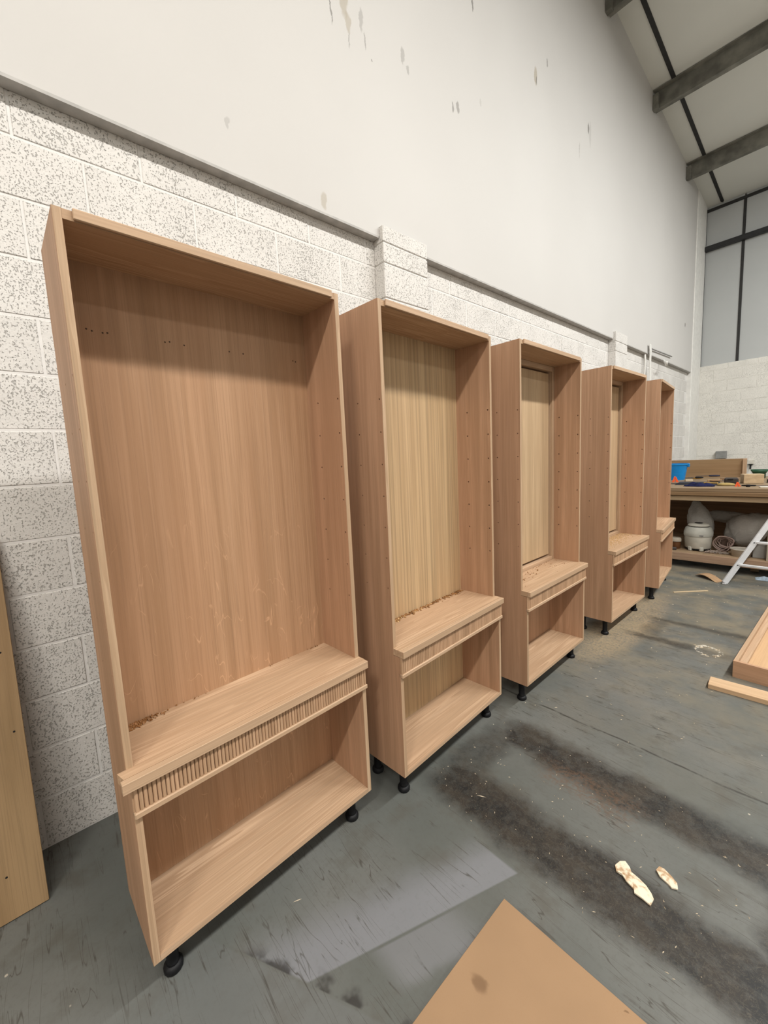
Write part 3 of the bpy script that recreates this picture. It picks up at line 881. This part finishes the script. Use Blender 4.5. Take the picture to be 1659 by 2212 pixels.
# clamps
ORG = plain('orange plastic', (0.75, 0.10, 0.025), 0.45, 0.4, var=0.05)
for (x, y, s, lab) in ((0.535, 7.52, 1.5, 'orange spring clamp beside the blue bucket'), (1.332, 6.80, 1.0, 'orange spring clamp standing by the bench front')):
    k = empty('spring_clamp', (x, y, BT), 0.3)
    tag(k, lab, 'clamp', 'orange clamps on the bench')
    MB().prism([(-0.028 * s, 0.0), (-0.006 * s, 0.0), (0.004 * s, 0.055 * s), (-0.008 * s, 0.060 * s)], -0.012, 0.012, 'y').build('jaw', ORG, k)
    MB().prism([(0.028 * s, 0.0), (0.006 * s, 0.0), (-0.004 * s, 0.042 * s), (0.008 * s, 0.050 * s)], -0.012, 0.012, 'y').build('jaw', ORG, k)
    MB().lathe([(0.006, -0.001), (0.006, 0.001)], (0, 0, 0.02), 8).build('pivot', M['rail'], k)
# dark blue cloth
V, F = [], []
for j in range(9):
    for i in range(15):
        u, v = i / 14, j / 8
        e = min(u, 1 - u, v, 1 - v) * 5
        V.append((0.80 + 0.30 * u + 0.02 * math.sin(v * 7), 6.70 + 0.22 * v + 0.015 * math.sin(u * 9), BT + 0.003 + min(1, e) * (0.022 + 0.016 * math.sin(u * 13 + v * 5) + 0.010 * math.sin(v * 17 + u * 6))))
for j in range(8):
    for i in range(14):
        a = j * 15 + i
        F.append((a, a + 1, a + 16, a + 15))
me = mesh('cloth', V, F)
for p in me.polygons: p.use_smooth = True
o = link('cloth', me, plain('navy cloth', (0.012, 0.014, 0.05), 0.9, 0.1, var=0.3))
md = o.modifiers.new('thick', 'SOLIDIFY'); md.thickness = 0.003; md.offset = 1
tag(o, 'crumpled navy blue cloth at the workbench front edge', 'cloth')
# flat dark sheet under the tools
o = MB().obox((0.86, 7.22, BT + 0.006), (0.46, 0.55, 0.008), (0, 0, 0.1), 0.002).build('tool_mat', plain('dark mat', (0.03, 0.03, 0.038), 0.7, 0.2))
tag(o, 'flat dark mat lying under the hand tools', 'mat')
def handtool(x, y, rz, L, hc, label, cat='tool', z=0.0, r=0.014):
    k = empty('hand_tool', (x, y, BT + z), rz)
    tag(k, label, cat, 'hand tools on the bench')
    MB().tube([(0, 0, r), (L * 0.12, 0, r), (L * 0.38, 0, r), (L * 0.45, 0, r)], r, 8, (0.7, 1.0, 1.0, 0.7)).build('handle', hc, k, True)
    MB().tube([(L * 0.45, 0, r), (L, 0, r * 0.7)], r * 0.4, 6).build('blade', plain('tool steel', (0.10, 0.10, 0.105), 0.35, 0.5, 0.7), k)
    return k
YEL = plain('yellow handle', (0.62, 0.33, 0.06), 0.5, 0.4, var=0.08)
NAVY = plain('navy grip', (0.012, 0.014, 0.04), 0.5, 0.4)
handtool(0.72, 8.22, math.pi - 0.3, 0.26, YEL, 'yellow handled chisel lying behind the dark mat')
handtool(0.93, 8.36, math.pi + 0.15, 0.30, NAVY, 'navy handled tool lying behind the navy cloth', z=0.03)
handtool(0.80, 7.92, math.pi + 0.2, 0.22, M['black_plastic'], 'black handled tool lying next to the bucket', z=0.03)
handtool(0.96, 7.40, 0.2, 0.25, plain('brown handle', (0.20, 0.11, 0.05), 0.5, 0.3), 'brown handled tool across the dark mat', z=0.014)
handtool(1.36, 6.86, 0.12, 0.30, M['black_plastic'], 'long black bar tool lying before the wooden block', r=0.009)
# ochre sanding block / tape
o = MB().lathe([(0.05, 0.0), (0.075, 0.004), (0.070, 0.022), (0.03, 0.034)], (1.20, 6.95, BT), 18, 1.25).build('dust_pad', plain('ochre pad', (0.34, 0.25, 0.10), 0.85, 0.1), None, True)
tag(o, 'ochre round pad lying between cloth and tool case', 'pad')
o = MB().lathe([(0.018, 0.0), (0.021, 0.003), (0.021, 0.026), (0.018, 0.030)], (1.435, 6.74, BT), 14).build('bottle_cap', M['black_plastic'])
tag(o, 'small black cap at the workbench front edge', 'cap')
# green roll tray
gr = empty('green_dish', (1.37, 8.45, BT), 0.1)
tag(gr, 'dark green dish at the far side of the workbench', 'dish')
GRN = plain('dark green plastic', (0.02, 0.075, 0.04), 0.5, 0.4, var=0.3)
o = shell([(0.075, 0.075), (0.105, 0.13)], 0.004).build('dish_bowl', GRN, gr, True)
MB().lathe([(0.06, 0.0), (0.05, 0.03), (0.05, 0.076)], seg=16).build('dish_base', plain('brown tin', (0.17, 0.12, 0.08), 0.6, 0.3), gr, True)
o = MB().obox((1.66, 7.50, BT + 0.02), (0.22, 0.3, 0.038), (0, 0, 0.2), 0.003).build('dark_offcut', plain('dark offcut', (0.06, 0.045, 0.035), 0.7, 0.2))
tag(o, 'dark flat offcut to the side of the wooden block', 'offcut')
o = MB().obox((1.585, 6.70, BT + 0.006), (0.09, 0.06, 0.01), (0, 0, 0.3), 0.002).build('paper_scrap', plain('white card', (0.75, 0.72, 0.64), 0.8, 0.2))
tag(o, 'small white card scrap at the bench front', 'card')

# more odds and ends along the bench
for (x, y, sx_, sy_, sz_, rz, mt, nm, lab, cat) in (
        (0.70, 7.05, 0.55, 0.045, 0.006, 0.12, M['black_plastic'], 'straight_edge', 'long black straight edge along the bench front', 'straight edge'),
        (0.98, 7.62, 0.16, 0.05, 0.03, 0.25, oak('tan scrap', (0.36, 0.22, 0.11), 0, 0.2, 20), 'wood_scrap', 'tan wood scrap between the mat and the oak board', 'scrap'),
        (1.13, 7.75, 0.20, 0.08, 0.05, -0.1, oak('brown scrap', (0.26, 0.17, 0.10), 0, 0.2, 20), 'wood_scrap', 'brown wood scrap behind the black tool case', 'scrap'),
        (0.66, 7.72, 0.09, 0.06, 0.028, 0.5, plain('cream tape', (0.50, 0.42, 0.30), 0.7, 0.2), 'sanding_block', 'cream sanding block beside the blue bucket', 'sanding block'),
        (1.02, 7.12, 0.16, 0.025, 0.02, -0.3, oak('ochre stick', (0.42, 0.27, 0.09), 0, 0.2, 20), 'wood_stick', 'ochre stick lying behind the navy cloth', 'stick')):
    zb_ = BT + (0.011 if nm == 'straight_edge' else 0.0105 if nm == 'wood_stick' else 0.0)
    o = MB().obox((x, y, zb_ + sz_ / 2), (sx_, sy_, sz_), (0, 0, rz), 0.002).build(nm, mt)
    tag(o, lab, cat)

# under-bench things
SZ = 0.195
vc = empty('drum_vacuum', (0.965, 6.80, SZ))
tag(vc, 'dusty off-white drum vacuum cleaner under the workbench', 'vacuum cleaner')
DUSTY = plain('dusty white plastic', (0.50, 0.48, 0.42), 0.6, 0.3, var=0.12, vs_=7)
DUSTY2 = plain('dusty grey white plastic', (0.44, 0.435, 0.39), 0.6, 0.3, var=0.12, vs_=7)
def lth(prof, nm, mat, par, seg=28):
    o = MB().lathe(prof, seg=seg).build(nm, mat, par)
    return autosmooth(o, 45)
lth([(0.132, 0.03), (0.140, 0.04), (0.147, 0.19)], 'drum', DUSTY, vc)
lth([(0.150, 0.19), (0.156, 0.20), (0.156, 0.245), (0.140, 0.300), (0.122, 0.318)], 'motor_head', DUSTY2, vc)
lth([(0.110, 0.318), (0.110, 0.326)], 'dark_groove', M['black_plastic'], vc)
lth([(0.112, 0.326), (0.118, 0.334), (0.105, 0.352), (0.075, 0.362)], 'lid', DUSTY, vc)
lth([(0.040, 0.362), (0.046, 0.364), (0.040, 0.367)], 'lid_recess', M['black_plastic'], vc)
for a in (-2.05, -1.1, 0.6, 2.5):
    MB().obox((0.118 * math.cos(a), 0.118 * math.sin(a), 0.030), (0.055, 0.045, 0.058), (0, 0, a), 0.008).build('caster_housing', DUSTY2, vc)
lth([(0.126, 0.012), (0.134, 0.016), (0.134, 0.030)], 'base_rim', M['black_plastic'], vc)
MB().box(-0.03, 0.08, -0.152, -0.146, 0.205, 0.225, 0.002).build('badge', plain('grey badge', (0.25, 0.25, 0.24), 0.5, 0.3), vc)

MILK = NT('milky plastic bag', 0.45, 0.4)
MILK.b.inputs['Base Color'].default_value = (0.56, 0.54, 0.50, 1)
MILK.b.inputs['Transmission Weight'].default_value = 0.15
MILK.bump(MILK.noise(MILK.obj(), 14, 4, 0.6, 1.0), 0.6, 0.03)
MILK = MILK.mat
def blob(name, c, r, mat, label, cat, seed, amp=0.22, squash=None, sub=4):
    b = bmesh.new()
    bmesh.ops.create_icosphere(b, subdivisions=sub, radius=1.0)
    rr = random.Random(seed)
    ph = [[rr.uniform(0, 6.28) for _ in range(3)] + [rr.uniform(1.5, 5.0) for _ in range(3)] for _ in range(6)]
    for v in b.verts:
        p = v.co.copy()
        k = sum(math.sin(p.x * q[3] + q[0]) * math.sin(p.y * q[4] + q[1]) * math.sin(p.z * q[5] + q[2]) for q in ph) / 6
        p *= 1 + amp * k * 2 + 0.05 * abs(math.sin(p.x * 7 + p.z * 5 + ph[0][0])) - 0.05 * abs(math.sin(p.y * 6 - p.z * 8 + p.x * 4 + ph[1][0]))
        if squash: p = Vector(squash(p))
        v.co = Vector((c[0] + p.x * r[0], c[1] + p.y * r[1], max(c[2] + p.z * r[2], SZ + 0.001)))
    m_ = MB(); m_._add(b)
    o = m_.build(name, mat, None, True)
    return tag(o, label, cat)
blob('plastic_bag', (0.90, 7.22, 0.56), (0.15, 0.16, 0.26), MILK, 'limp milky plastic bag standing behind the vacuum cleaner', 'bag', 4, 0.12, lambda p: (p.x * (0.95 - 0.30 * p.z) - 0.25 * p.z, p.y * (0.95 - 0.25 * p.z), p.z))
blob('plastic_sack', (1.40, 7.22, 0.44), (0.22, 0.17, 0.235), MILK, 'bulging milky plastic sack under the workbench behind the ladder', 'sack', 12, 0.14, lambda p: (p.x * (1.0 + 0.15 * p.z) + 0.25 * p.z, p.y, p.z))
blob('plastic_wrap', (1.15, 7.56, 0.56), (0.26, 0.10, 0.085), MILK, 'slack plastic wrap bridging the vacuum and the sack', 'wrap', 21, 0.22)
# coil of hose / leads
b = MB()
for k in range(5):
    R_ = 0.098 - 0.012 * k
    ph = k * 1.3
    pts = [(1.225 + 0.012 * math.sin(3 * a + ph) + R_ * math.cos(a), 6.78 + 0.018 * k + 0.01 * math.sin(2 * a), SZ + 0.122 + 0.01 * math.cos(2 * a + ph) + R_ * math.sin(a)) for a in [2 * math.pi * i / 24 for i in range(25)]]
    b.tube(pts, 0.008, 6)
o = b.build('lead_coil', plain('dusty pink lead', (0.30, 0.22, 0.19), 0.7, 0.2), None, True)
tag(o, 'dusty coiled lead standing beside the vacuum drum', 'coil')
o = MB().obox((1.22, 6.97, SZ + 0.085), (0.16, 0.12, 0.165), (0, 0, 0.1), 0.02).build('motor_unit', plain('brown motor', (0.10, 0.065, 0.05), 0.6, 0.3, var=0.5, vs_=30))
tag(o, 'brown motor unit behind the coiled lead', 'motor')
b = MB()
rr = random.Random(5)
for k in range(9):
    x0, y0 = rr.uniform(1.06, 1.10), rr.uniform(6.57, 6.66)
    pts = [(x0, y0, SZ + 0.006)]
    a = rr.uniform(-0.4, 0.4)
    for q in range(8):
        a += rr.uniform(-0.7, 0.7)
        pts.append((min(1.29, pts[-1][0] + 0.028 * math.cos(a)), max(6.53, pts[-1][1] + 0.02 * math.sin(a)), SZ + 0.006 + rr.uniform(0, 0.03)))
    b.tube(pts, 0.0035, 5)
o = b.build('cable_tangle', plain('grey pink cable', (0.34, 0.27, 0.23), 0.7, 0.2), None, True)
tag(o, 'tangle of thin cables on the bench shelf before the coil', 'cables', kind='stuff')
o = MB().obox((1.20, 6.685, SZ + 0.012), (0.20, 0.02, 0.02), (0, 0, -0.02), 0.004).build('grey_bar', plain('grey bar', (0.32, 0.29, 0.26), 0.6, 0.3))
tag(o, 'short grey bar on the shelf below the cable coil', 'bar')
tb = empty('plastic_tub', (1.415, 6.66, SZ))
tag(tb, 'low cream plastic tub under the sack', 'tub')
o = shell([(0.088, 0.0), (0.100, 0.085), (0.106, 0.088), (0.106, 0.098)], 0.003).build('tub_body', plain('cream plastic', (0.52, 0.47, 0.40), 0.5, 0.3), tb, True)
lth([(0.09, 0.085), (0.094, 0.088), (0.0940, 0.091)], 'tub_lid', plain('cream lid', (0.46, 0.42, 0.36), 0.6, 0.3), tb)
bx = empty('grey_box', (1.60, 6.75, SZ))
tag(bx, 'grey box on the bench shelf beside the tub', 'box')
MB().box(-0.08, 0.12, -0.10, 0.12, 0.0, 0.16, 0.004).build('box_body', plain('grey card', (0.30, 0.30, 0.29), 0.7, 0.2), bx)
MB().box(-0.084, 0.124, -0.104, 0.124, 0.16, 0.18, 0.003).build('box_lid', plain('grey card lid', (0.34, 0.34, 0.33), 0.7, 0.2), bx)
jr = empty('jar', (0.735, 6.74, SZ))
tag(jr, 'brown jar with a white lid beside the vacuum drum', 'jar')
lth([(0.05, 0.0), (0.056, 0.006), (0.056, 0.09), (0.045, 0.10)], 'jar_body', plain('brown glass', (0.12, 0.05, 0.02), 0.3, 0.5), jr)
lth([(0.062, 0.10), (0.062, 0.135), (0.05, 0.15)], 'jar_lid', plain('cream cap', (0.42, 0.37, 0.30), 0.6, 0.3), jr)
o = MB().obox((0.74, 6.60, SZ + 0.02), (0.07, 0.03, 0.038), (0, 0, 0.4), 0.006).build('small_fitting', plain('dark fitting', (0.05, 0.042, 0.038), 0.5, 0.4))
tag(o, 'small dark fitting on the shelf in front of the jar', 'fitting')

# stepladder leaning at the bench
ld = empty('step_ladder', (1.369, 5.958, 0.0))
tag(ld, 'white aluminium ladder leaning beside the workbench', 'ladder')
ALU = plain('white painted aluminium', (0.60, 0.61, 0.63), 0.4, 0.5, var=0.06)
top = Vector((0.50, 0.40, 1.12))
def bar(p, q, w_, h_, name, mat, par):
    p, q = Vector(p), Vector(q)
    d = q - p
    m_ = MB().box(-w_ / 2, w_ / 2, -h_ / 2, h_ / 2, 0, d.length, 0.004)
    o = m_.build(name, mat, par)
    o.location = p
    o.rotation_euler = d.to_track_quat('Z', 'Y').to_euler()
    return o
bar((0, 0, 0.012), top, 0.024, 0.058, 'rail', ALU, ld)
bar((1.02, -0.02, 0.012), (1.30, 0.40, 1.12), 0.024, 0.058, 'rail', ALU, ld)
for t in (0.20, 0.43, 0.66, 0.89):
    p = top * t
    q = Vector((1.02, -0.02, 0.0)) * (1 - t) + Vector((1.30, 0.40, 1.12)) * t
    bar(p + Vector((0.005, 0, 0)), (q.x, q.y, p.z), 0.028, 0.026, 'rung', ALU, ld)
    MB().lathe([(0.007, -0.002), (0.007, 0.002)], (0, 0, 0), 8).build('rivet', M['rail'], ld, loc=p + Vector((-0.002, -0.034, 0)), rot=(math.pi / 2, 0, 0))
MB().box(-0.018, 0.018, -0.034, 0.034, 0.0, 0.014, 0.003).build('foot', plain('grey rubber', (0.42, 0.42, 0.42), 0.8, 0.2), ld)
MB().box(1.0, 1.04, -0.054, 0.014, 0.0, 0.014, 0.003).build('foot', plain('grey rubber tip', (0.42, 0.42, 0.42), 0.8, 0.2), ld)
# blue rag on the floor
V, F = [], []
for j in range(7):
    for i in range(10):
        u, v = i / 9, j / 6
        e = min(1, min(u, 1 - u, v, 1 - v) * 4)
        V.append((1.585 + 0.22 * u + 0.01 * math.sin(v * 8), 6.33 + 0.15 * v, 0.002 + e * (0.018 + 0.012 * math.sin(u * 11 + v * 6))))
for j in range(6):
    for i in range(9):
        a = j * 10 + i
        F.append((a, a + 1, a + 11, a + 10))
o = link('floor_rag', mesh('floor_rag', V, F), plain('pale blue rag', (0.30, 0.37, 0.44), 0.9, 0.1))
md = o.modifiers.new('thick', 'SOLIDIFY'); md.thickness = 0.002; md.offset = 1
tag(o, 'pale blue rag on the floor below the workbench', 'rag')

# ------------------------------------------------------------------ wall fittings
sb = empty('junction_box', (0.50, YB, 1.365))
tag(sb, 'grey steel socket box on the end wall behind the bench', 'socket box')
MB().box(-0.088, 0.088, -0.09, -0.001, -0.078, 0.078, 0.006).build('box_body', plain('grey box', (0.23, 0.23, 0.22), 0.5, 0.4), sb)
MB().box(-0.03, 0.06, -0.06, -0.005, -0.12, -0.079, 0.004).build('box_gland', plain('brown gland', (0.10, 0.06, 0.045), 0.6, 0.3), sb)
sw = empty('wall_switch', (0.965, YB, 1.20))
tag(sw, 'small white switch box with a cable stub on the end wall', 'switch')
MB().box(-0.052, 0.052, -0.05, -0.001, -0.045, 0.045, 0.006).build('switch_body', plain('white switch plastic', (0.62, 0.59, 0.52), 0.5, 0.4), sw)
MB().box(-0.03, 0.03, -0.055, -0.006, -0.062, -0.046, 0.003).build('switch_gland', M['black_plastic'], sw)
MB().tube([(0, -0.03, -0.05), (0, -0.03, -0.145)], 0.012, 8).build('cable_stub', M['black_plastic'], sw)
# painted strap and hook hanging from the boarding edge
pts = [(0.085, 7.79, 3.235), (0.090, 7.80, 3.12), (0.075, 7.84, 3.0), (0.06, 7.92, 2.8), (0.05, 7.98, 2.5), (0.04, 8.0, 2.2)]
V, F = [], []
for k, p in enumerate(pts):
    for e in (-0.045, 0.045):
        for d in (0.0, 0.006):
            V.append((p[0] + d, p[1] + e, p[2]))
for k in range(len(pts) - 1):
    a = 4 * k
    F += [(a, a + 2, a + 6, a + 4), (a + 1, a + 5, a + 7, a + 3), (a, a + 4, a + 5, a + 1), (a + 2, a + 3, a + 7, a + 6)]
F += [(0, 1, 3, 2), (20, 22, 23, 21)]
o = link('hanging_strap', mesh('hanging_strap', V, F), M['paint'])
tag(o, 'white painted strap hanging from the boarding edge behind the cabinets', 'strap')
o = MB().tube([(0.03, 7.70, 3.20), (0.045, 7.71, 3.0), (0.03, 7.74, 2.7), (0.02, 7.75, 2.2)], 0.014, 6).build('thin_cable', M['paint'], None, True)
tag(o, 'thin white painted cable running down beside the strap', 'cable')
o = MB().tube([(0.06, 8.62, 3.10), (0.11, 8.58, 3.03), (0.15, 8.46, 2.975), (0.17, 8.38, 2.985), (0.175, 8.35, 3.01)], 0.018, 8).build('wall_hook', M['paint'], None, True)
tag(o, 'white painted hook below the boarding edge', 'hook')
o = MB().tube([(0.085, 7.85, 3.175), (0.085, 9.05, 3.20)], 0.010, 6).build('thin_rod', plain('grey rod', (0.25, 0.24, 0.23), 0.5, 0.4), None, True)
tag(o, 'thin grey rod lying along the boarding edge', 'rod')
